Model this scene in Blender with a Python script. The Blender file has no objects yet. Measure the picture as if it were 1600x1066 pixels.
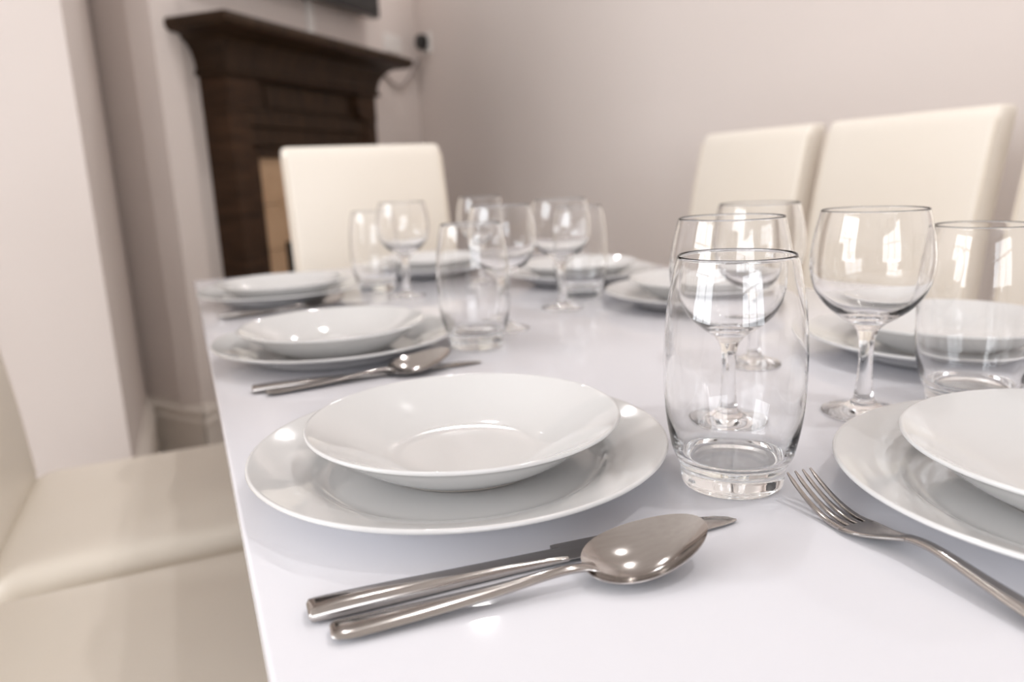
import bpy, bmesh, math, random
from math import pi, sin, cos, radians
from mathutils import Matrix, Vector, Euler

random.seed(7)
scene = bpy.context.scene
col = scene.collection

# ------------------------------------------------------------------ camera
TZ = 0.75                      # table top height
cam_d = bpy.data.cameras.new('camera')
cam = bpy.data.objects.new('camera', cam_d)
col.objects.link(cam)
cam_d.sensor_fit = 'HORIZONTAL'
cam_d.sensor_width = 36.0
cam_d.lens = 26.62
cam_d.clip_start = 0.01
cam_d.dof.use_dof = True
cam_d.dof.focus_distance = 0.425
cam_d.dof.aperture_fstop = 5.0
cam.matrix_world = Matrix((
    (0.91625035, 0.12257856, -0.38139192, 0.0),
    (-0.39841734, 0.17943987, -0.89948038, 0.0),
    (-0.04182009, 0.97610237, 0.21324927, TZ + 0.19),
    (0, 0, 0, 1)))
scene.camera = cam

# ------------------------------------------------------------------ light
world = bpy.data.worlds.new('world')
scene.world = world
world.use_nodes = True
bg = world.node_tree.nodes['Background']
bg.inputs[0].default_value = (0.80, 0.88, 1.0, 1)
bg.inputs[1].default_value = 1.0

scene.view_settings.view_transform = 'Standard'
scene.view_settings.look = 'None'
scene.view_settings.gamma = 1.0
scene.view_settings.use_curve_mapping = False
scene.view_settings.exposure = -0.02
scene.cycles.max_bounces = 18
scene.cycles.transmission_bounces = 18
scene.cycles.transparent_max_bounces = 16
scene.cycles.diffuse_bounces = 5
scene.cycles.glossy_bounces = 12
scene.cycles.caustics_reflective = False
scene.cycles.use_denoising = True

def area(name, loc, rot, sx, sy, energy, color):
    l = bpy.data.lights.new(name, 'AREA')
    l.shape = 'RECTANGLE'; l.size = sx; l.size_y = sy
    l.energy = energy; l.color = color
    o = bpy.data.objects.new(name, l); col.objects.link(o)
    o.location = loc; o.rotation_euler = rot
    return o

FY, LX = -3.6, -2.9
# daylight standing in the two window openings (side wall and the wall behind the camera)
WIN_L = (-0.30, 2.00, 0.75, 2.40)     # y0,y1,z0,z1 on the wall x=-2.9
WIN_F = (-1.90, 0.80, 0.75, 2.40)     # x0,x1,z0,z1 on the wall y=-3.6
area('daylight_side', (LX - 0.08, (WIN_L[0] + WIN_L[1]) / 2, (WIN_L[2] + WIN_L[3]) / 2), (0, -pi / 2, 0),
     WIN_L[3] - WIN_L[2], WIN_L[1] - WIN_L[0], 88, (0.955, 0.975, 1.0))
area('daylight_rear', ((WIN_F[0] + WIN_F[1]) / 2, FY - 0.08, (WIN_F[2] + WIN_F[3]) / 2), (pi / 2, 0, 0),
     WIN_F[1] - WIN_F[0], WIN_F[3] - WIN_F[2], 68, (0.95, 0.97, 1.0))

# ------------------------------------------------------------------ materials
def mat(name, base=(0.8, 0.8, 0.8), rough=0.5, metal=0.0, **kw):
    m = bpy.data.materials.new(name); m.use_nodes = True
    p = m.node_tree.nodes['Principled BSDF']
    p.inputs['Base Color'].default_value = (*base, 1)
    p.inputs['Roughness'].default_value = rough
    p.inputs['Metallic'].default_value = metal
    for k, v in kw.items():
        p.inputs[k.replace('_', ' ')].default_value = v
    return m

def noise_tint(m, scale, c0, c1, bump=0.0, bscale=None, coord='Object', stretch=(1, 1, 1), detail=4, bdist=0.002):
    nt = m.node_tree; p = nt.nodes['Principled BSDF']
    tc = nt.nodes.new('ShaderNodeTexCoord'); mp = nt.nodes.new('ShaderNodeMapping')
    mp.inputs['Scale'].default_value = stretch
    nt.links.new(tc.outputs[coord], mp.inputs['Vector'])
    n = nt.nodes.new('ShaderNodeTexNoise'); n.inputs['Scale'].default_value = scale; n.inputs['Detail'].default_value = detail
    nt.links.new(mp.outputs[0], n.inputs['Vector'])
    r = nt.nodes.new('ShaderNodeValToRGB')
    r.color_ramp.elements[0].position = 0.3; r.color_ramp.elements[0].color = (*c0, 1)
    r.color_ramp.elements[1].position = 0.7; r.color_ramp.elements[1].color = (*c1, 1)
    nt.links.new(n.outputs['Fac'], r.inputs['Fac']); nt.links.new(r.outputs['Color'], p.inputs['Base Color'])
    if bump:
        b = nt.nodes.new('ShaderNodeBump'); b.inputs['Strength'].default_value = bump; b.inputs['Distance'].default_value = bdist
        n2 = nt.nodes.new('ShaderNodeTexNoise'); n2.inputs['Scale'].default_value = bscale or scale; n2.inputs['Detail'].default_value = 3
        nt.links.new(mp.outputs[0], n2.inputs['Vector'])
        nt.links.new(n2.outputs['Fac'], b.inputs['Height']); nt.links.new(b.outputs['Normal'], p.inputs['Normal'])
    return m

M = {}
M['wall'] = noise_tint(mat('wall_paint', rough=0.75), 1.5, (0.70, 0.63, 0.592), (0.72, 0.65, 0.612), 0.05, 220)
M['pier'] = M['wall']
M['ceil'] = noise_tint(mat('ceiling_paint', rough=0.8), 2, (0.84, 0.82, 0.80), (0.86, 0.84, 0.82))
M['skirt'] = noise_tint(mat('skirting_paint', rough=0.4), 3, (0.74, 0.68, 0.62), (0.76, 0.70, 0.64))
M['floor'] = noise_tint(mat('floor_oak', rough=0.4), 4, (0.47, 0.43, 0.39), (0.55, 0.51, 0.47), 0.1, 40, stretch=(1, 8, 1))
M['table'] = noise_tint(mat('white_lacquer', rough=0.06, Specular_IOR_Level=0.22), 2,
                        (0.755, 0.75, 0.79), (0.765, 0.76, 0.80))
M['china'] = noise_tint(mat('white_china', rough=0.07, Coat_Weight=0.15, Coat_Roughness=0.03), 6, (0.73, 0.725, 0.72), (0.74, 0.735, 0.73))
M['china_foot'] = noise_tint(mat('unglazed_china', rough=0.7), 60, (0.46, 0.42, 0.38), (0.55, 0.50, 0.46))
M['leather'] = noise_tint(mat('cream_leather', rough=0.42), 3, (0.80, 0.735, 0.645), (0.83, 0.77, 0.685), 0.25, 260, bdist=0.0006)
M['piping'] = noise_tint(mat('cream_piping', rough=0.45), 5, (0.74, 0.66, 0.56), (0.78, 0.70, 0.60))
M['steel'] = noise_tint(mat('brushed_steel', rough=0.14, metal=1.0), 40, (0.43, 0.40, 0.38), (0.47, 0.44, 0.42), 0.02, 300, stretch=(1, 12, 12), bdist=0.0003)
M['leg'] = noise_tint(mat('brushed_leg_steel', rough=0.25, metal=1.0), 20, (0.55, 0.55, 0.55), (0.62, 0.62, 0.62))
M['wood'] = noise_tint(mat('dark_stained_oak', rough=0.5, Specular_IOR_Level=0.2), 6, (0.024, 0.012, 0.006), (0.062, 0.031, 0.016), 0.25, 30, stretch=(1, 1, 7), bdist=0.002)
M['woodh'] = noise_tint(mat('dark_stained_oak_horizontal', rough=0.5, Specular_IOR_Level=0.2), 6, (0.022, 0.012, 0.0065), (0.050, 0.027, 0.0145), 0.25, 30, stretch=(7, 1, 1), bdist=0.002)
M['slip'] = noise_tint(mat('beige_stone', rough=0.3), 9, (0.45, 0.29, 0.17), (0.55, 0.37, 0.23), 0.05, 30)
M['soot'] = noise_tint(mat('sooty_iron', rough=0.8), 12, (0.008, 0.007, 0.006), (0.02, 0.018, 0.016))
M['hearth'] = noise_tint(mat('slate_hearth', rough=0.5), 8, (0.03, 0.03, 0.032), (0.06, 0.058, 0.06))
M['black'] = noise_tint(mat('black_plastic', rough=0.3), 10, (0.012, 0.012, 0.012), (0.018, 0.018, 0.018))
M['screen'] = noise_tint(mat('screen_glass', rough=0.08), 10, (0.01, 0.011, 0.012), (0.013, 0.014, 0.015))
M['white'] = noise_tint(mat('white_plastic', rough=0.35), 10, (0.76, 0.73, 0.70), (0.78, 0.75, 0.72))
M['cable'] = noise_tint(mat('grey_cable', rough=0.5), 10, (0.36, 0.31, 0.29), (0.40, 0.35, 0.33))

g = mat('clear_glass', (1.0, 1.0, 1.0), 0.0, Transmission_Weight=1.0, IOR=1.47)
M['glass'] = g
M['glass_thick'] = mat('clear_thick_glass', (0.955, 0.985, 0.995), 0.0, Transmission_Weight=1.0, IOR=1.47)

# ------------------------------------------------------------------ mesh helpers
def tag(o, label=None, cat=None, group=None, kind=None):
    if label: o['label'] = label
    if cat: o['category'] = cat
    if group: o['group'] = group
    if kind: o['kind'] = kind
    return o

def mesh_obj(name, verts, faces, m, parent=None, smooth=True, angle=35, fix=True):
    me = bpy.data.meshes.new(name)
    me.from_pydata([tuple(v) for v in verts], [], faces)
    me.update()
    if fix:
        bm = bmesh.new(); bm.from_mesh(me)
        bmesh.ops.recalc_face_normals(bm, faces=bm.faces)
        bm.to_mesh(me); bm.free()
    if smooth:
        me.polygons.foreach_set('use_smooth', [True] * len(me.polygons))
        me.set_sharp_from_angle(angle=radians(angle))
    me.materials.append(m)
    o = bpy.data.objects.new(name, me); col.objects.link(o)
    if parent: o.parent = parent
    return o

def empty(name, loc=(0, 0, 0), rz=0.0):
    o = bpy.data.objects.new(name, None); col.objects.link(o)
    o.empty_display_size = 0.05
    o.location = loc; o.rotation_euler = (0, 0, rz)
    return o

def copy_tree(src, loc=None, rz=None, label=None, group=None):
    c = src.copy(); col.objects.link(c)
    if loc is not None: c.location = loc
    if rz is not None: c.rotation_euler = (0, 0, rz)
    if label: c['label'] = label
    if group: c['group'] = group
    for ch in list(src.children):
        d = ch.copy(); col.objects.link(d); d.parent = c
        for gch in list(ch.children):
            e = gch.copy(); col.objects.link(e); e.parent = d
    return c

def lathe(profile, n=96):
    """profile: (r, z) list; r==0 only at the ends. Open surface unless the ends meet the axis."""
    V, F = [], []; rings = []
    for r, z in profile:
        if r < 1e-7:
            rings.append([len(V)]); V.append((0, 0, z))
        else:
            st = len(V)
            V += [(r * cos(2 * pi * k / n), r * sin(2 * pi * k / n), z) for k in range(n)]
            rings.append(list(range(st, st + n)))
    for a, b in zip(rings, rings[1:]):
        for k in range(n):
            k2 = (k + 1) % n
            if len(a) == 1 and len(b) == 1: continue
            if len(a) == 1: F.append((a[0], b[k2], b[k]))
            elif len(b) == 1: F.append((a[k], a[k2], b[0]))
            else: F.append((a[k], a[k2], b[k2], b[k]))
    return V, F

def spline(pts, per=6):
    """Catmull-Rom through (r,z) points."""
    out = []
    P = [pts[0]] + list(pts) + [pts[-1]]
    for i in range(1, len(P) - 2):
        p0, p1, p2, p3 = P[i - 1], P[i], P[i + 1], P[i + 2]
        for k in range(per):
            t = k / per
            out.append(tuple(0.5 * (2 * b + (c - a) * t + (2 * a - 5 * b + 4 * c - d) * t * t + (3 * b - a - 3 * c + d) * t ** 3)
                             for a, b, c, d in zip(p0, p1, p2, p3)))
    out.append(tuple(pts[-1]))
    return out

def loft(sections, caps=True):
    """sections: equal-length closed loops of 3D points."""
    V, F = [], []; n = len(sections[0])
    for s in sections: V += [tuple(q) for q in s]
    for i in range(len(sections) - 1):
        for k in range(n):
            k2 = (k + 1) % n
            F.append((i * n + k, i * n + k2, (i + 1) * n + k2, (i + 1) * n + k))
    if caps:
        F.append(tuple(range(n))[::-1]); b = (len(sections) - 1) * n
        F.append(tuple(range(b, b + n)))
    return V, F

def box(x0, x1, y0, y1, z0, z1, bevel=0.0, seg=2):
    bm = bmesh.new(); bmesh.ops.create_cube(bm, size=1)
    for v in bm.verts:
        v.co = Vector((x0 + (v.co.x + .5) * (x1 - x0), y0 + (v.co.y + .5) * (y1 - y0), z0 + (v.co.z + .5) * (z1 - z0)))
    if bevel: bmesh.ops.bevel(bm, geom=bm.edges[:], offset=bevel, segments=seg, profile=0.5, affect='EDGES')
    bm.verts.index_update()
    V = [v.co[:] for v in bm.verts]; F = [[v.index for v in f.verts] for f in bm.faces]
    bm.free(); return V, F

def join(*parts):
    V, F = [], []
    for v, f in parts:
        o = len(V); V += list(v); F += [[i + o for i in q] for q in f]
    return V, F

def tube(path, r, n=10, closed=False):
    pts = [Vector(q) for q in path]; secs = []
    m = len(pts)
    for i, q in enumerate(pts):
        a = pts[(i - 1) % m] if (closed or i > 0) else pts[0]; b = pts[(i + 1) % m] if (closed or i < m - 1) else pts[-1]
        t = (b - a).normalized()
        up = Vector((0, 0, 1)) if abs(t.z) < 0.9 else Vector((1, 0, 0))
        e1 = t.cross(up).normalized(); e2 = e1.cross(t).normalized()
        secs.append([q + r * (cos(2 * pi * k / n) * e1 + sin(2 * pi * k / n) * e2) for k in range(n)])
    if closed: secs.append(secs[0])
    return loft(secs, caps=not closed)

def rrect(w, h, r, n=5):
    """rounded rectangle loop centred on 0 in a plane (a,b)."""
    pts = []
    for cxs, cys, a0 in ((1, 1, 0), (-1, 1, 90), (-1, -1, 180), (1, -1, 270)):
        for k in range(n + 1):
            a = radians(a0 + 90 * k / n)
            pts.append((cxs * (w / 2 - r) + r * cos(a), cys * (h / 2 - r) + r * sin(a)))
    return pts

# ------------------------------------------------------------------ room shell
U = Vector((0.692, 0.722, 0)).normalized(); N = Vector((0.722, -0.692, 0)).normalized()
B0 = Vector((0.203, 2.640, 0)) - 0.25 * N            # where the mantelpiece meets the chimney wall
E_ = Vector((-0.1975, 2.170, 0)); I_ = Vector((-0.193, 3.03, 0)); K_ = B0 - 0.045 * U
C_ = B0 + 1.79 * U
H = 2.62
D_ = Vector((C_.x + 0.19 * (C_.y - FY), FY, 0))
J_ = Vector((LX, 2.170, 0)); H_ = Vector((LX, FY, 0))

def wall(name, a, b, holes=(), thick=0.10, m='wall', h=H):
    """wall from a to b (room on the left-hand side looking a->b has its inner face on the line)."""
    d = (b - a); L = d.length; d.normalize(); out = Vector((d.y, -d.x, 0))
    parts = []
    def seg(s0, s1, z0, z1):
        if s1 - s0 < 1e-4 or z1 - z0 < 1e-4: return
        V = []
        for z in (z0, z1):
            for s, o in ((s0, 0), (s1, 0), (s1, thick), (s0, thick)):
                q = a + d * s + out * o; V.append((q.x, q.y, z))
        F = [(0, 1, 2, 3), (7, 6, 5, 4), (0, 4, 5, 1), (1, 5, 6, 2), (2, 6, 7, 3), (3, 7, 4, 0)]
        parts.append((V, F))
    if not holes: seg(0, L, 0, h)
    for s0, s1, z0, z1 in holes:
        seg(0, s0, 0, h); seg(s1, L, 0, h); seg(s0, s1, 0, z0); seg(s0, s1, z1, h)
    return tag(mesh_obj(name, *join(*parts), M[m], smooth=False), kind='structure')

# the interior is on the left of a->b when walking counter-clockwise: H->D->C->K->I->E->J->H
wall('wall_front', H_, D_, holes=[(WIN_F[0] - LX, WIN_F[1] - LX, WIN_F[2], WIN_F[3])])
wall('wall_right', D_, C_)
wall('wall_chimney', C_, K_)
wall('wall_chimney_return', K_, I_)
wall('wall_alcove', I_, E_)
wall('wall_pier', E_, J_)
wall('wall_left', J_, H_, holes=[(J_.y - WIN_L[1], J_.y - WIN_L[0], WIN_L[2], WIN_L[3])])

poly = [H_, D_, C_, K_, I_, E_, J_]
def slab(name, z0, z1, m):
    n = len(poly)
    V = [(q.x, q.y, z0) for q in poly] + [(q.x, q.y, z1) for q in poly]
    F = [tuple(range(n))[::-1], tuple(range(n, 2 * n))] + [(k, (k + 1) % n, n + (k + 1) % n, n + k) for k in range(n)]
    return tag(mesh_obj(name, V, F, M[m], smooth=False), kind='structure')
slab('floor', -0.08, 0.0, 'floor')
slab('ceiling', H, H + 0.08, 'ceil')

# windows: painted timber frame with glazing bars and panes set in the openings
def window(name, axis, a0, a1, z0, z1, pos):
    fw = 0.06; parts = []
    def bar(p0, p1, q0, q1, dep=0.05):
        if axis == 'y': return box(pos - dep, pos, p0, p1, q0, q1, 0.004)
        return box(p0, p1, pos - dep, pos, q0, q1, 0.004)
    fr = join(bar(a0, a1, z0, z0 + fw), bar(a0, a1, z1 - fw, z1), bar(a0, a0 + fw, z0, z1), bar(a1 - fw, a1, z0, z1))
    o = tag(mesh_obj(name, *fr, M['white'], smooth=False), kind='structure')
    n = 3
    for k in range(1, n):
        x = a0 + (a1 - a0) * k / n
        mesh_obj('mullion', *bar(x - 0.03, x + 0.03, z0 + fw, z1 - fw), M['white'], o, smooth=False)
    zt = z0 + (z1 - z0) * 0.62
    mesh_obj('transom', *bar(a0 + fw, a1 - fw, zt - 0.02, zt + 0.02, 0.04), M['white'], o, smooth=False)
window('window_1', 'y', WIN_L[0], WIN_L[1], WIN_L[2], WIN_L[3], LX - 0.005)
window('window_2', 'x', WIN_F[0], WIN_F[1], WIN_F[2], WIN_F[3], FY - 0.005)

# moulded skirting board, one run per wall
SK = [(0.0, 0.0), (0.020, 0.0), (0.020, 0.125), (0.024, 0.130), (0.024, 0.142), (0.017, 0.150), (0.017, 0.165),
      (0.022, 0.170), (0.020, 0.182), (0.010, 0.192), (0.007, 0.200), (0.0, 0.202)]
def skirting(name, a, b, ea=0.0, eb=0.0):
    d = (b - a).normalized(); inn = Vector((-d.y, d.x, 0))
    s = []
    for q, e in ((a, ea), (b, eb)):
        s.append([(q + inn * o + d * (e * o)).to_tuple()[:2] + (z,) for o, z in SK])
    tag(mesh_obj(name, *loft(s), M['skirt'], smooth=False), kind='structure')
skirting('baseboard_front', H_, D_, 1, -1); skirting('baseboard_right', D_, C_, 1, -1)
skirting('baseboard_chimney_right', C_, B0 + 1.13 * U, 1, 0)
skirting('baseboard_chimney_left', B0 + 0.10 * U, K_, 0, 1)
skirting('baseboard_chimney_return', K_, I_, -1, -0.4)
skirting('baseboard_alcove', I_, E_, 0.4, 1); skirting('baseboard_pier', E_, J_, -1, -1); skirting('baseboard_left', J_, H_, 1, -1)

# ------------------------------------------------------------------ corner fireplace (local x along the wall, y into it)
fp = empty('fireplace_surround', B0, math.atan2(U.y, U.x))
tag(fp, 'dark-stained wooden fireplace surround with a deep moulded mantel shelf', 'fireplace')
S0, S1, DB = 0.135, 1.115, 0.115
def rings(rows, s0=S0, s1=S1, d=DB):
    return loft([[(s0 - o, 0, z), (s0 - o, -(d + o), z), (s1 + o, -(d + o), z), (s1 + o, 0, z)] for z, o in rows])
mesh_obj('mantel_shelf', *rings([(1.440, 0.118), (1.446, 0.128), (1.456, 0.135), (1.474, 0.135), (1.480, 0.130), (1.483, 0.124)]), M['woodh'], fp, angle=50)
mesh_obj('cornice', *rings([(1.335, 0.004)] + [(1.335 + 0.105 * t, 0.010 + 0.092 * (1 - math.sqrt(max(0, 1 - t * t)))) for t in [k / 12 for k in range(13)]]),
         M['woodh'], fp, angle=50)
mesh_obj('bead_moulding', *rings([(1.312, 0.0), (1.314, 0.012), (1.320, 0.018), (1.328, 0.018), (1.334, 0.012), (1.337, 0.0)]), M['woodh'], fp, angle=50)
mesh_obj('frieze', *box(S0 + 0.02, S1 - 0.02, -0.088, 0, 1.195, 1.315, 0.002), M['woodh'], fp, smooth=False)
mesh_obj('frieze_panel', *box(0.36, 0.89, -0.096, -0.086, 1.222, 1.300, 0.004), M['woodh'], fp, smooth=False)
for sgn in (0, 1):
    def X(s): return s if sgn == 0 else S0 + S1 - s
    prof = [(S0, 1.315), (0.292, 1.315), (0.292, 1.262)] + [(0.292 - 0.045 * (1 - cos(a)), 1.262 - 0.05 * sin(a)) for a in [radians(15 * k) for k in range(1, 7)]] + [(S0, 1.205)]
    lo = [[(X(s), -d, z) for s, z in prof] for d in (0.0, DB)]
    mesh_obj('capital_block', *loft(lo), M['wood'], fp, smooth=False)
    a, b = sorted((X(S0), X(0.225)))
    mesh_obj('pilaster', *box(a, b, -DB + 0.003, 0, 0.16, 1.208, 0.003), M['wood'], fp, smooth=False)
    mesh_obj('plinth_block', *box(a - 0.012, b + 0.012, -DB - 0.012, 0, 0.03, 0.165, 0.004), M['wood'], fp, smooth=False)
    a, b = sorted((X(0.222), X(0.262)))
    mesh_obj('frame_moulding', *box(a, b, -0.100, 0, 0.03, 1.20, 0.006), M['wood'], fp, smooth=False)
    a, b = sorted((X(0.260), X(0.305)))
    mesh_obj('frame_moulding', *box(a, b, -0.082, 0, 0.03, 1.07, 0.006), M['wood'], fp, smooth=False)
mesh_obj('frame_moulding', *box(0.222, 1.028, -0.104, 0, 1.150, 1.205, 0.006), M['woodh'], fp, smooth=False)
mesh_obj('frame_moulding', *box(0.262, 0.988, -0.092, 0, 1.085, 1.152, 0.006), M['woodh'], fp, smooth=False)
mesh_obj('frame_moulding', *box(0.300, 0.950, -0.078, 0, 1.043, 1.088, 0.006), M['woodh'], fp, smooth=False)
# beige stone slips around the opening
tile_z = [0.03, 0.37, 0.70, 0.872, 1.046]
for a, b in ((0.303, 0.437), (0.813, 0.947)):
    for z0, z1 in zip(tile_z, tile_z[1:]):
        mesh_obj('tile', *box(a, b, -0.058, -0.02, z0 + 0.001, z1 - 0.001, 0.002), M['slip'], fp, smooth=False)
for k in range(3):
    a = 0.438 + k * 0.125
    mesh_obj('tile', *box(a, a + 0.1235, -0.058, -0.02, 0.721, 1.045, 0.002), M['slip'], fp, smooth=False)
mesh_obj('firebox', *join(box(0.44, 0.81, -0.03, -0.002, 0.03, 0.72), box(0.437, 0.447, -0.064, -0.02, 0.03, 0.722), box(0.803, 0.813, -0.064, -0.02, 0.03, 0.722),
                          box(0.437, 0.813, -0.064, -0.02, 0.712, 0.724)), M['soot'], fp, smooth=False)
mesh_obj('hearth', *box(0.02, 1.23, -0.42, -0.026, 0.001, 0.03, 0.004), M['hearth'], fp, smooth=False)

# wall-hung screen above the mantelpiece
tv = empty('television', B0, math.atan2(U.y, U.x)); tag(tv, 'black wall-mounted television above the fireplace, lower edge showing', 'television')
mesh_obj('casing', *box(0.10, 1.245, -0.10, -0.052, 1.672, 2.33, 0.006), M['black'], tv, smooth=False)
mesh_obj('screen', *box(0.112, 1.233, -0.1025, -0.098, 1.69, 2.318, 0.001), M['screen'], tv, smooth=False)
mesh_obj('wall_bracket', *box(0.45, 0.85, -0.054, -0.001, 1.80, 2.18, 0.004), M['black'], tv, smooth=False)
ct = mesh_obj('cable_trunking', *box(0.795, 0.838, -0.016, -0.0005, 1.484, 1.76, 0.004), M['white'], smooth=False)
ct.location = B0; ct.rotation_euler = (0, 0, math.atan2(U.y, U.x))
tag(ct, 'white vertical cable trunking between mantel shelf and television', 'trunking')

# socket with a black plug, and its cable, right of the mantel shelf
so = empty('wall_socket', B0, math.atan2(U.y, U.x)); tag(so, 'white double wall socket beside the end of the mantel shelf', 'socket')
mesh_obj('face_plate', *box(1.44, 1.60, -0.012, -0.0005, 1.565, 1.650, 0.003), M['white'], so, smooth=False)
for a in (1.485, 1.555):
    mesh_obj('switch', *box(a - 0.008, a + 0.008, -0.017, -0.011, 1.625, 1.642, 0.001), M['white'], so, smooth=False)
WD = (D_ - C_).normalized()
pl = empty('power_plug', C_ + 0.125 * WD, math.atan2(WD.y, WD.x)); tag(pl, 'small black plug in a white plate near the room corner', 'plug')
mesh_obj('face_plate', *box(-0.045, 0.045, -0.012, -0.0005, 1.575, 1.675, 0.003), M['white'], pl, smooth=False)
V, F = lathe([(0, 0), (0.030, 0), (0.036, 0.006), (0.036, 0.036), (0.028, 0.046), (0, 0.048)], 24)
o = mesh_obj('plug_body', V, F, M['black'], pl); o.location = (0, -0.012, 1.632); o.rotation_euler = (pi / 2, 0, 0); o.scale = (1, 1.1, 1)
pts = spline([(1.35, -0.010, 1.50), (1.42, -0.010, 1.445), (1.50, -0.010, 1.412), (1.575, -0.010, 1.410), (1.66, -0.010, 1.46), (1.72, -0.010, 1.51), (1.765, -0.014, 1.545), (1.775, -0.05, 1.60)], 6)
cb = mesh_obj('power_cable', *tube(pts, 0.007, 8), M['cable']); cb.location = B0; cb.rotation_euler = (0, 0, math.atan2(U.y, U.x))
tag(cb, 'slack grey cable looping along the wall under the socket', 'cable')

# recessed ceiling spotlights (seen as small glints in the glasses)
spot_v, spot_f = lathe([(0.040, -0.001), (0.046, -0.006), (0.050, -0.003), (0.050, 0.0)], 28)
lens_v, lens_f = lathe([(0, -0.002), (0.040, -0.0015)], 28)
em = mat('lamp_lens', (1, 1, 1)); em.node_tree.nodes['Principled BSDF'].inputs['Emission Color'].default_value = (1, 0.93, 0.84, 1)
em.node_tree.nodes['Principled BSDF'].inputs['Emission Strength'].default_value = 20.0
spot_light = bpy.data.lights.new('spotlight_bulb', 'AREA'); spot_light.shape = 'DISK'; spot_light.size = 0.08
spot_light.energy = 5.6; spot_light.color = (1.0, 0.985, 0.985)
for k, (x, y) in enumerate([(0.50, 2.05), (1.12, 3.32), (1.00, 1.15), (0.85, 0.0)]):
    if k == 0:
        sp = empty('ceiling_spotlight', (x, y, H)); tag(sp, 'small round recessed spotlight in the white ceiling', 'spotlight', 'recessed ceiling spotlights')
        mesh_obj('trim_ring', spot_v, spot_f, M['white'], sp); mesh_obj('lens', lens_v, lens_f, em, sp)
    else:
        copy_tree(sp, (x, y, H))
    lo = bpy.data.objects.new('spotlight_bulb', spot_light); col.objects.link(lo); lo.location = (x, y, H - 0.008)

# ------------------------------------------------------------------ dining table
TX0, TX1, TY0, TY1 = 0.0105, 0.882, 0.055, 1.735
tb = empty('dining_table', ((TX0 + TX1) / 2, (TY0 + TY1) / 2, 0))
tag(tb, 'glossy white rectangular dining table laid with plates and glasses', 'table')
hx, hy = (TX1 - TX0) / 2, (TY1 - TY0) / 2
mesh_obj('tabletop', *box(-hx, hx, -hy, hy, TZ - 0.030, TZ, 0.0022, 3), M['table'], tb, angle=40)
mesh_obj('apron', *box(-hx + 0.10, hx - 0.10, -hy + 0.10, hy - 0.10, TZ - 0.095, TZ - 0.030, 0.003), M['table'], tb, smooth=False)
for sx in (-1, 1):
    for sy in (-1, 1):
        x, y = sx * (hx - 0.135), sy * (hy - 0.135)
        mesh_obj('leg', *box(x - 0.035, x + 0.035, y - 0.035, y + 0.035, 0.0, TZ - 0.03, 0.004), M['table'], tb, smooth=False)

# ------------------------------------------------------------------ chairs (origin on the floor under the seat centre, facing +x)
def cushion(w, d, z0, z1, r, puff, n=14):
    """rounded, slightly domed upholstered block, centred on 0,0"""
    hz = (z1 - z0) / 2; zc = (z0 + z1) / 2; secs = []
    lev = [(-1, 0), (-0.95, 0.35), (-0.8, 0.72), (-0.5, 0.97), (-0.2, 1), (0.2, 1), (0.5, 0.97), (0.8, 0.72), (0.95, 0.35), (1, 0)]
    V, F = [], []
    rows = []
    for t, o in lev[1:]:
        inset = r * (1 - o)
        rows.append((zc + hz * t, inset))
    secs = []
    secs.append([(a, b, z0) for a, b in rrect(w - 2 * r, d - 2 * r, r * 0.6)])
    for z, ins in rows[:-1]:
        secs.append([(a, b, z) for a, b in rrect(w - 2 * ins, d - 2 * ins, max(r * 1.3 - ins * 0.6, 0.01))])
    # domed top: shrinking rings
    for s in [k / 10 for k in range(10)]:
        f = 1 - s
        ring = rrect((w - 2 * r) * f, (d - 2 * r) * f, r * 0.6 * f)
        secs.append([(a, b, z1 + puff * (1 - (2 * a / (w - 2 * r)) ** 2) * (1 - (2 * b / (d - 2 * r)) ** 2)) for a, b in ring])
    return loft(secs)

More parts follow.
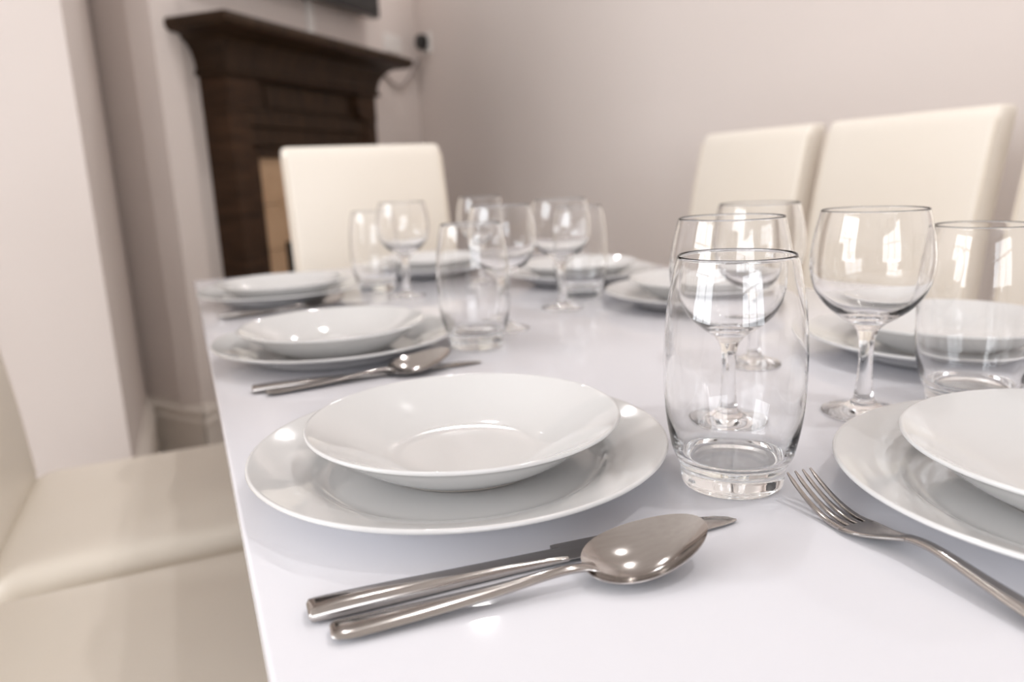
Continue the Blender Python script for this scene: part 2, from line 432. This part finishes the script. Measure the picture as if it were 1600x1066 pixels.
CH_W, SEAT_D, SEAT_Z, BACK_Z = 0.43, 0.44, 0.482, 1.032
def backx(z):      # front face of the backrest, leaning backwards with a gentle curve
    t = (z - 0.44) / (BACK_Z - 0.44)
    return -SEAT_D / 2 + 0.012 - 0.020 * t - 0.065 * t * t
def make_chair():
    c = empty('dining_chair')
    V, F = cushion(SEAT_D, CH_W, 0.375, SEAT_Z - 0.006, 0.032, 0.010)
    mesh_obj('seat', V, F, M['leather'], c, angle=60)
    secs = []
    th = 0.062
    zs = [0.36 + (BACK_Z - 0.36) * k / 22 for k in range(23)]
    for z in zs:
        e = BACK_Z - z; rt = 0.016; ins = 0.0
        if e < rt: ins = rt - math.sqrt(max(0.0, rt * rt - (rt - e) ** 2))
        cxm = backx(max(z, 0.44)) - th / 2
        secs.append([(cxm + a, b, z) for a, b in rrect(th - 2 * ins, CH_W - 0.022 - 2 * ins * 0.8, 0.016 - min(ins, 0.012) * 0.8, 4)])
    extra = []
    for e in (0.010, 0.005, 0.002, 0.0):
        z = BACK_Z - e; ins = 0.016 - math.sqrt(max(0.0, 0.016 ** 2 - (0.016 - e) ** 2))
        cxm = backx(z) - th / 2
        extra.append([(cxm + a, b, z) for a, b in rrect(th - 2 * ins, CH_W - 0.022 - 2 * ins * 0.8, max(0.016 - ins * 0.8, 0.003), 4)])
    secs = secs[:-1] + extra
    bk = mesh_obj('backrest', *loft(secs), M['leather'], c, angle=50)
    for s in (-1, 1):
        y = s * (CH_W / 2 - 0.0135)
        path = [(backx(z) - 0.0045, y, z) for z in [0.47 + (BACK_Z - 0.025 - 0.47) * k / 14 for k in range(15)]]
        mesh_obj('piping', *tube(path, 0.0032, 6), M['piping'], bk)
    for sx in (-1, 1):
        for sy in (-1, 1):
            x = sx * (SEAT_D / 2 - 0.045); y = sy * (CH_W / 2 - 0.045)
            s2 = [[(x + a * k, y + b * k, z) for a, b in rrect(0.036, 0.036, 0.006, 3)] for z, k in ((0.0, 0.72), (0.01, 0.75), (0.385, 1.0))]
            mesh_obj('leg', *loft(s2), M['leg'], c, angle=40)
    return c
GR = 'cream leather dining chairs round the white table'
chair = make_chair(); chair['category'] = 'chair'; chair['group'] = GR
# far head of the table (faces the camera)
chair.location = (0.4525, 1.687, 0); chair.rotation_euler = (0, 0, -pi / 2)
chair['label'] = 'cream leather high-backed dining chair in front of the fireplace'
xr = 1.107
copy_tree(chair, (xr, 1.632, 0), pi, 'cream leather dining chair beside the plain wall, nearest the fireplace')
copy_tree(chair, (xr, 1.170, 0), pi, 'cream leather dining chair beside the plain wall, between two others like it')
copy_tree(chair, (xr, 0.695, 0), pi, 'cream leather dining chair cut off at the right edge of the picture')
copy_tree(chair, (-0.072, 1.265, 0), 0, 'cream leather dining chair tucked under the table with seat and backrest edge showing')
copy_tree(chair, (-0.072, 0.792, 0), 0, 'cream leather dining chair at the bottom left corner, only its seat showing')

# ------------------------------------------------------------------ tableware
def dinner_plate():
    top = spline([(0.0, 0.0042), (0.045, 0.0042), (0.076, 0.0043), (0.086, 0.0047), (0.0925, 0.0068), (0.0990, 0.0108), (0.112, 0.0158), (0.1270, 0.0208), (0.1330, 0.0227)], 6)
    lip = [(0.1341, 0.0229), (0.1349, 0.0224), (0.1352, 0.0213), (0.1345, 0.0202)]
    bot = spline([(0.1345, 0.0202), (0.122, 0.0155), (0.106, 0.0092), (0.095, 0.0034), (0.087, 0.0012), (0.079, 0.0010)], 5)
    return lathe(top[:-1] + [top[-1]] + lip + bot[1:] + [(0.0, 0.0010)], 128)
def soup_plate():
    top = spline([(0.0, 0.0060), (0.030, 0.0060), (0.044, 0.0064), (0.054, 0.0082), (0.068, 0.0140), (0.084, 0.0224), (0.096, 0.0288), (0.1018, 0.0318)], 6)
    lip = [(0.1028, 0.0322), (0.1037, 0.0318), (0.1041, 0.0308), (0.1035, 0.0297)]
    bot = spline([(0.1035, 0.0297), (0.0965, 0.0255), (0.086, 0.0180), (0.0745, 0.0100), (0.0640, 0.0042), (0.0585, 0.0016)], 5)
    return lathe(top + lip + bot[1:] + [(0.054, 0.0012), (0.0, 0.0020)], 128)
dp_v, dp_f = dinner_plate(); sp_v, sp_f = soup_plate()
def ring(r0, r1, h): return lathe([(r0, h + 0.001), (r0, 0.0003), (r0 + 0.0008, 0.0), (r1 - 0.0008, 0.0), (r1, 0.0003), (r1, h + 0.001)], 96)

dp = empty('dinner_plate'); dp['category'] = 'plate'; dp['group'] = 'large white dinner plates'
mesh_obj('plate_body', dp_v, dp_f, M['china'], dp, angle=60)
mesh_obj('foot_ring', *ring(0.076, 0.082, 0.0010), M['china'], dp)
sp_ = empty('soup_plate'); sp_['category'] = 'plate'; sp_['group'] = 'deep white soup plates'
mesh_obj('plate_body', sp_v, sp_f, M['china'], sp_, angle=60)
mesh_obj('foot_ring', *ring(0.0525, 0.0570, 0.0012), M['china_foot'], sp_)

PZ = TZ + 0.0044
settings = [   # dinner plate xy, soup plate xy, wording
    ((0.1516, 0.4526), (0.1575, 0.4600), 'behind the in-focus knife and spoon'),
    ((0.1470, 0.8620), (0.1450, 0.8600), 'second along the left table edge'),
    ((0.1430, 1.3300), (0.1420, 1.3100), 'at the far left corner of the table'),
    ((0.4400, 0.2280), (0.4470, 0.2280), 'beside the fork, cut off at the right edge'),
    ((0.6850, 0.5030), (0.6880, 0.5050), 'seen through the tumbler at the right edge'),
    ((0.6720, 0.8860), (0.6800, 0.8920), 'just left of the in-focus tumbler, half hidden'),
    ((0.6500, 1.2050), (0.6400, 1.1900), 'at the far end against the plain wall'),
    ((0.4550, 1.5000), (0.4600, 1.4900), 'in front of the chair at the far end'),
]
for k, (d, s, w) in enumerate(settings):
    a = dp if k == 0 else copy_tree(dp); b = sp_ if k == 0 else copy_tree(sp_)
    a.location = (d[0], d[1], TZ); b.location = (s[0], s[1], PZ)
    a['label'] = 'large white dinner plate ' + w; b['label'] = 'white soup plate on a dinner plate ' + w

# ---- glasses: the surface of each glass is one closed skin, cut into its parts
def tumbler():
    outer = spline([(0.0285, 0.0), (0.0300, 0.0012), (0.0308, 0.006), (0.0317, 0.0125), (0.0343, 0.0175), (0.0366, 0.024), (0.0402, 0.045), (0.0416, 0.074), (0.0402, 0.105), (0.0366, 0.128), (0.0338, 0.1392)], 5)
    k = max(i for i, q in enumerate(outer) if q[1] <= 0.0176)
    t = 0.0011
    rimc = [(0.0338 - 0.0002, 0.1398), (0.0338 - t / 2, 0.1401), (0.0338 - t + 0.0001, 0.1397)]
    inner = spline([(0.0338 - t, 0.1390), (0.0366 - t, 0.128), (0.0402 - t, 0.105), (0.0416 - t, 0.074), (0.0402 - t * 1.15, 0.045), (0.0366 - 0.0022, 0.027), (0.031, 0.0195), (0.024, 0.0168), (0.012, 0.0160), (0.0, 0.0158)], 5)
    base = [(0.0, 0.0008), (0.012, 0.0008), (0.022, 0.0006), (0.0265, 0.0)] + outer[:k + 1]
    body = outer[k:] + rimc + inner
    return lathe(base, 96), lathe(body, 96)
def wine():
    foot = spline([(0.0, 0.0014), (0.012, 0.0010), (0.026, 0.0002), (0.0290, 0.0), (0.0300, 0.0008), (0.0296, 0.0018), (0.024, 0.0032), (0.015, 0.0058), (0.0088, 0.0095), (0.0072, 0.0130)], 5)
    stem = spline([(0.0072, 0.0130), (0.0062, 0.0200), (0.0052, 0.034), (0.0050, 0.046), (0.0058, 0.058), (0.0078, 0.0655)], 6)
    outer = spline([(0.0078, 0.0655), (0.0125, 0.0705), (0.0215, 0.0765), (0.0315, 0.0850), (0.0395, 0.098), (0.0426, 0.114), (0.0415, 0.132), (0.0382, 0.148), (0.0366, 0.1545)], 5)
    t = 0.0009
    rimc = [(0.0364, 0.1551), (0.0366 - t / 2, 0.1553), (0.0366 - t + 0.0001, 0.1550)]
    inner = spline([(0.0366 - t, 0.1543), (0.0382 - t, 0.148), (0.0415 - t, 0.132), (0.0426 - t, 0.114), (0.0395 - t, 0.0985), (0.0315 - t, 0.0868), (0.0215 - t, 0.0795), (0.0105, 0.0752), (0.0, 0.0742)], 5)
    return lathe(foot, 64), lathe(stem, 64), lathe(outer + rimc + inner, 80)

# profile order runs bottom-outside-up, over the rim and down the inside: flip to face outwards
def glass_part(name, vf, parent, m='glass'):
    V, F = vf
    o = mesh_obj(name, V, F, M[m], parent, angle=60, fix=False)
    return o
tbase, tbody = tumbler()
tum = empty('tumbler'); tum['category'] = 'tumbler'; tum['group'] = 'barrel-shaped clear glass tumblers'
glass_part('base', tbase, tum, 'glass_thick'); glass_part('body', tbody, tum)
wfoot, wstem, wbowl = wine()
wg = empty('wine_glass'); wg['category'] = 'wine glass'; wg['group'] = 'short-stemmed clear wine glasses'
glass_part('foot', wfoot, wg); glass_part('stem', wstem, wg); glass_part('bowl', wbowl, wg)

GZ = TZ + 0.0002
tumblers = [((0.2925, 0.3515), 'in-focus clear barrel tumbler standing beside the nearest plates'),
            ((0.5470, 0.3815), 'clear barrel tumbler at the right edge behind the cut-off soup plate'),
            ((0.2960, 0.8030), 'blurred clear barrel tumbler beside the second left-hand plates'),
            ((0.5570, 1.0300), 'blurred clear tumbler half behind a wine glass, right of the table middle'),
            ((0.3047, 1.3190), 'blurred clear tumbler in front of the far chair, beside a wine glass')]
wines = [((0.3550, 0.4330), 'clear wine glass standing directly behind the in-focus tumbler'),
         ((0.4640, 0.4080), 'clear wine glass between two tumblers, right of the in-focus one'),
         ((0.4980, 0.5680), 'clear wine glass hidden behind the in-focus tumbler and another wine glass'),
         ((0.3600, 0.8680), 'blurred wine glass just right of the second left-hand tumbler'),
         ((0.4900, 0.9630), 'blurred wine glass in front of a tumbler, against the plain wall'),
         ((0.3310, 1.2170), 'blurred wine glass in front of the far cream chair'),
         ((0.5000, 1.3000), 'blurred wine glass at the far end, mostly hidden by a tumbler')]
for k, (xy, lab) in enumerate(tumblers):
    o = tum if k == 0 else copy_tree(tum)
    o.location = (xy[0], xy[1], GZ); o.rotation_euler = (0, 0, k * 0.7); o['label'] = lab
for k, (xy, lab) in enumerate(wines):
    o = wg if k == 0 else copy_tree(wg)
    o.location = (xy[0], xy[1], GZ); o.rotation_euler = (0, 0, k * 0.9); o['label'] = lab

# ---- cutlery, built along +x with the handle end at x=0, resting on z=0
def bar(rows, n=16, pw=2.6):
    """rows: (x, yc, zc, width, thick) -> solid with superelliptic cross sections"""
    secs = []
    for x, yc, zc, w, t in rows:
        s = []
        for k in range(n):
            a = 2 * pi * k / n
            ca, sa = cos(a), sin(a)
            s.append((x, yc + w / 2 * math.copysign(abs(ca) ** (2 / pw), ca), zc + t / 2 * math.copysign(abs(sa) ** (2 / pw), sa)))
        secs.append(s)
    return loft(secs)

def make_knife():
    k = empty('table_knife'); k['category'] = 'knife'; k['group'] = 'steel table knives'
    rows = []
    for x, w, t in spline([(0.0, 0.0115, 0.0030), (0.0010, 0.0140, 0.0046), (0.004, 0.0152, 0.0066), (0.03, 0.0142, 0.0072), (0.07, 0.0118, 0.0066), (0.10, 0.0112, 0.0056), (0.118, 0.0122, 0.0042), (0.126, 0.0130, 0.0030)], 4):
        rows.append((x, 0, max(t, 0.0072) / 2 if x < 0.02 else 0.0036 - (x - 0.02) * 0.012, w, t))
    mesh_obj('handle', *bar(rows, 20, 3.2), M['steel'], k, angle=40)
    # blade outline: back (far side, +y) steps out, cutting edge (-y) runs straight to a rounded tip
    up = [(0.122, 0.0062), (0.1225, 0.0096), (0.125, 0.0100), (0.16, 0.0096), (0.19, 0.0086), (0.208, 0.0070), (0.219, 0.0042), (0.2255, 0.0005), (0.2278, -0.0035)]
    dn = [(0.122, -0.0062), (0.1225, -0.0063), (0.125, -0.0064), (0.16, -0.0072), (0.19, -0.0076), (0.208, -0.0074), (0.219, -0.0068), (0.2255, -0.0056), (0.2278, -0.0042)]
    secs = []
    for (x, a), (x2, b) in zip(up, dn):
        zc = 0.0026 - (x - 0.12) * 0.012; w = a - b; t = 0.0024 - (x - 0.122) * 0.010
        secs.append([(x, a, zc + 0.3 * t), (x, a, zc - 0.3 * t), (x, (a + b) / 2, zc - 0.5 * t), (x, b, zc - 0.12 * t), (x, b, zc + 0.12 * t), (x, (a + b) / 2, zc + 0.5 * t)])
    mesh_obj('blade', *loft(secs), M['steel'], k, angle=30)
    return k

def make_spoon():
    s = empty('dessert_spoon'); s['category'] = 'spoon'; s['group'] = 'steel dessert spoons'
    rows = [(x, 0, z, w, t) for x, z, w, t in spline([(0.0, 0.0032, 0.0085, 0.0014), (0.0012, 0.0031, 0.0125, 0.0022), (0.004, 0.0030, 0.0152, 0.0028), (0.012, 0.0028, 0.0160, 0.0030), (0.04, 0.0038, 0.0136, 0.0032),
            (0.075, 0.0058, 0.0096, 0.0034), (0.098, 0.0080, 0.0068, 0.0036), (0.110, 0.0086, 0.0060, 0.0036), (0.118, 0.0080, 0.0066, 0.0032), (0.124, 0.0068, 0.0100, 0.0020)], 5)]
    mesh_obj('handle', *bar(rows, 16, 2.4), M['steel'], s, angle=40)
    # bowl: egg outline, rim plane rising to the tip
    L0, L1 = 0.1195, 0.1845; nr, na = 12, 48
    def outline(a):
        c = cos(a); x = (L0 + L1) / 2 - 0.002 + (L1 - L0) / 2 * c + 0.002 * (1 - c * c) * 0
        w = 0.0192 * abs(sin(a)) ** 0.95 * (1 - 0.13 * c)
        return x, math.copysign(w, sin(a))
    def rimz(x):
        t = min(1.0, max(0.0, (x - L0) / (L1 - L0)))
        return 0.0078 + 0.0115 * t - 0.0020 * sin(pi * t)
    cxm = 0.150
    V, F = [], []
    def surf(off, dn):
        st = len(V)
        V.append((cxm, 0, rimz(cxm) - 0.0095 + off * 1.0))
        for i in range(1, nr + 1):
            r = i / nr
            for k in range(na):
                ox, oy = outline(2 * pi * k / na)
                x = cxm + (ox - cxm) * r; y = oy * r
                z = rimz(x) + 0.20 * y - 0.0095 * (1 - r ** 2.3) + off * (1 - 0.3 * r)
                V.append((x, y, z))
        return st
    a = surf(0.0012, 0); b = surf(0.0, 0)
    for st in (a, b):
        for k in range(na):
            F.append((st, st + 1 + k, st + 1 + (k + 1) % na))
        for i in range(nr - 1):
            for k in range(na):
                p0 = st + 1 + i * na; p1 = p0 + na
                F.append((p0 + k, p0 + (k + 1) % na, p1 + (k + 1) % na, p1 + k))
    ra, rb = a + 1 + (nr - 1) * na, b + 1 + (nr - 1) * na
    for k in range(na): F.append((ra + k, ra + (k + 1) % na, rb + (k + 1) % na, rb + k))
    mesh_obj('bowl', V, F, M['steel'], s, angle=40)
    return s

def make_fork():
    f = empty('dinner_fork'); f['category'] = 'fork'; f['group'] = 'steel dinner forks'
    rows = [(x, 0, z, w, t) for x, z, w, t in spline([(0.0, 0.0030, 0.0085, 0.0014), (0.0012, 0.0029, 0.0125, 0.0022), (0.004, 0.0028, 0.0152, 0.0028), (0.012, 0.0026, 0.0160, 0.0032), (0.04, 0.0040, 0.0136, 0.0036),
            (0.075, 0.0075, 0.0098, 0.0038), (0.100, 0.0108, 0.0070, 0.0038), (0.113, 0.0112, 0.0062, 0.0036), (0.122, 0.0098, 0.0074, 0.0030)], 5)]
    mesh_obj('handle', *bar(rows, 16, 2.4), M['steel'], f, angle=40)
    def hz(x):
        t = (x - 0.120) / 0.078
        return 0.0102 - 0.0085 * math.sin(min(t / 0.52, 1) * pi / 2) if t < 0.52 else 0.0017 + 0.0150 * ((t - 0.52) / 0.48) ** 1.7
    hr = []
    for k in range(13):
        x = 0.120 + 0.034 * k / 12; t = k / 12
        w = 0.0074 + (0.0232 - 0.0074) * (3 * t * t - 2 * t ** 3) ** 0.8
        hr.append((x, 0, hz(x), w, 0.0024))
    mesh_obj('head', *bar(hr, 20, 4), M['steel'], f, angle=40)
    for j in range(4):
        y0 = (j - 1.5) * 0.00595
        tr = []
        for k in range(11):
            x = 0.1525 + 0.0455 * k / 10; t = k / 10
            tr.append((x, y0 * (1 - 0.10 * t), hz(x), 0.0043 - 0.0020 * t - (0.0010 if k == 10 else 0), 0.0024 - 0.0009 * t - (0.0006 if k == 10 else 0)))
        mesh_obj('tine', *bar(tr, 12, 3), M['steel'], f, angle=40)
    return f

CZ = TZ + 0.0002
kn = make_knife(); sn = make_spoon(); fk = make_fork()
kn.location = (0.0305, 0.3190, CZ); kn.rotation_euler = (0, 0, radians(-2.4)); kn['label'] = 'in-focus steel table knife with a spoon over its blade, before the nearest plates'
sn.location = (0.0370, 0.2995, CZ); sn.rotation_euler = (0, 0, radians(-5.4)); sn['label'] = 'in-focus steel dessert spoon lying along the nearest knife'
fk.location = (0.2975, 0.1160, CZ); fk.rotation_euler = (0, 0, radians(86.6)); fk['label'] = 'steel four-tined fork beside the plate at the right edge'
copy_tree(kn, (0.0420, 0.7310, CZ), radians(-2.0), 'blurred steel knife in front of the second left-hand plates')
copy_tree(sn, (0.0530, 0.7150, CZ), radians(1.5), 'blurred steel spoon with a glinting bowl in front of the second left-hand plates')
copy_tree(kn, (0.0320, 1.1980, CZ), radians(-2.0), 'blurred steel knife, its handle showing at the far left plates')
copy_tree(sn, (0.0400, 1.1830, CZ), radians(3.0), 'blurred steel spoon with its bowl beside the far left plates')
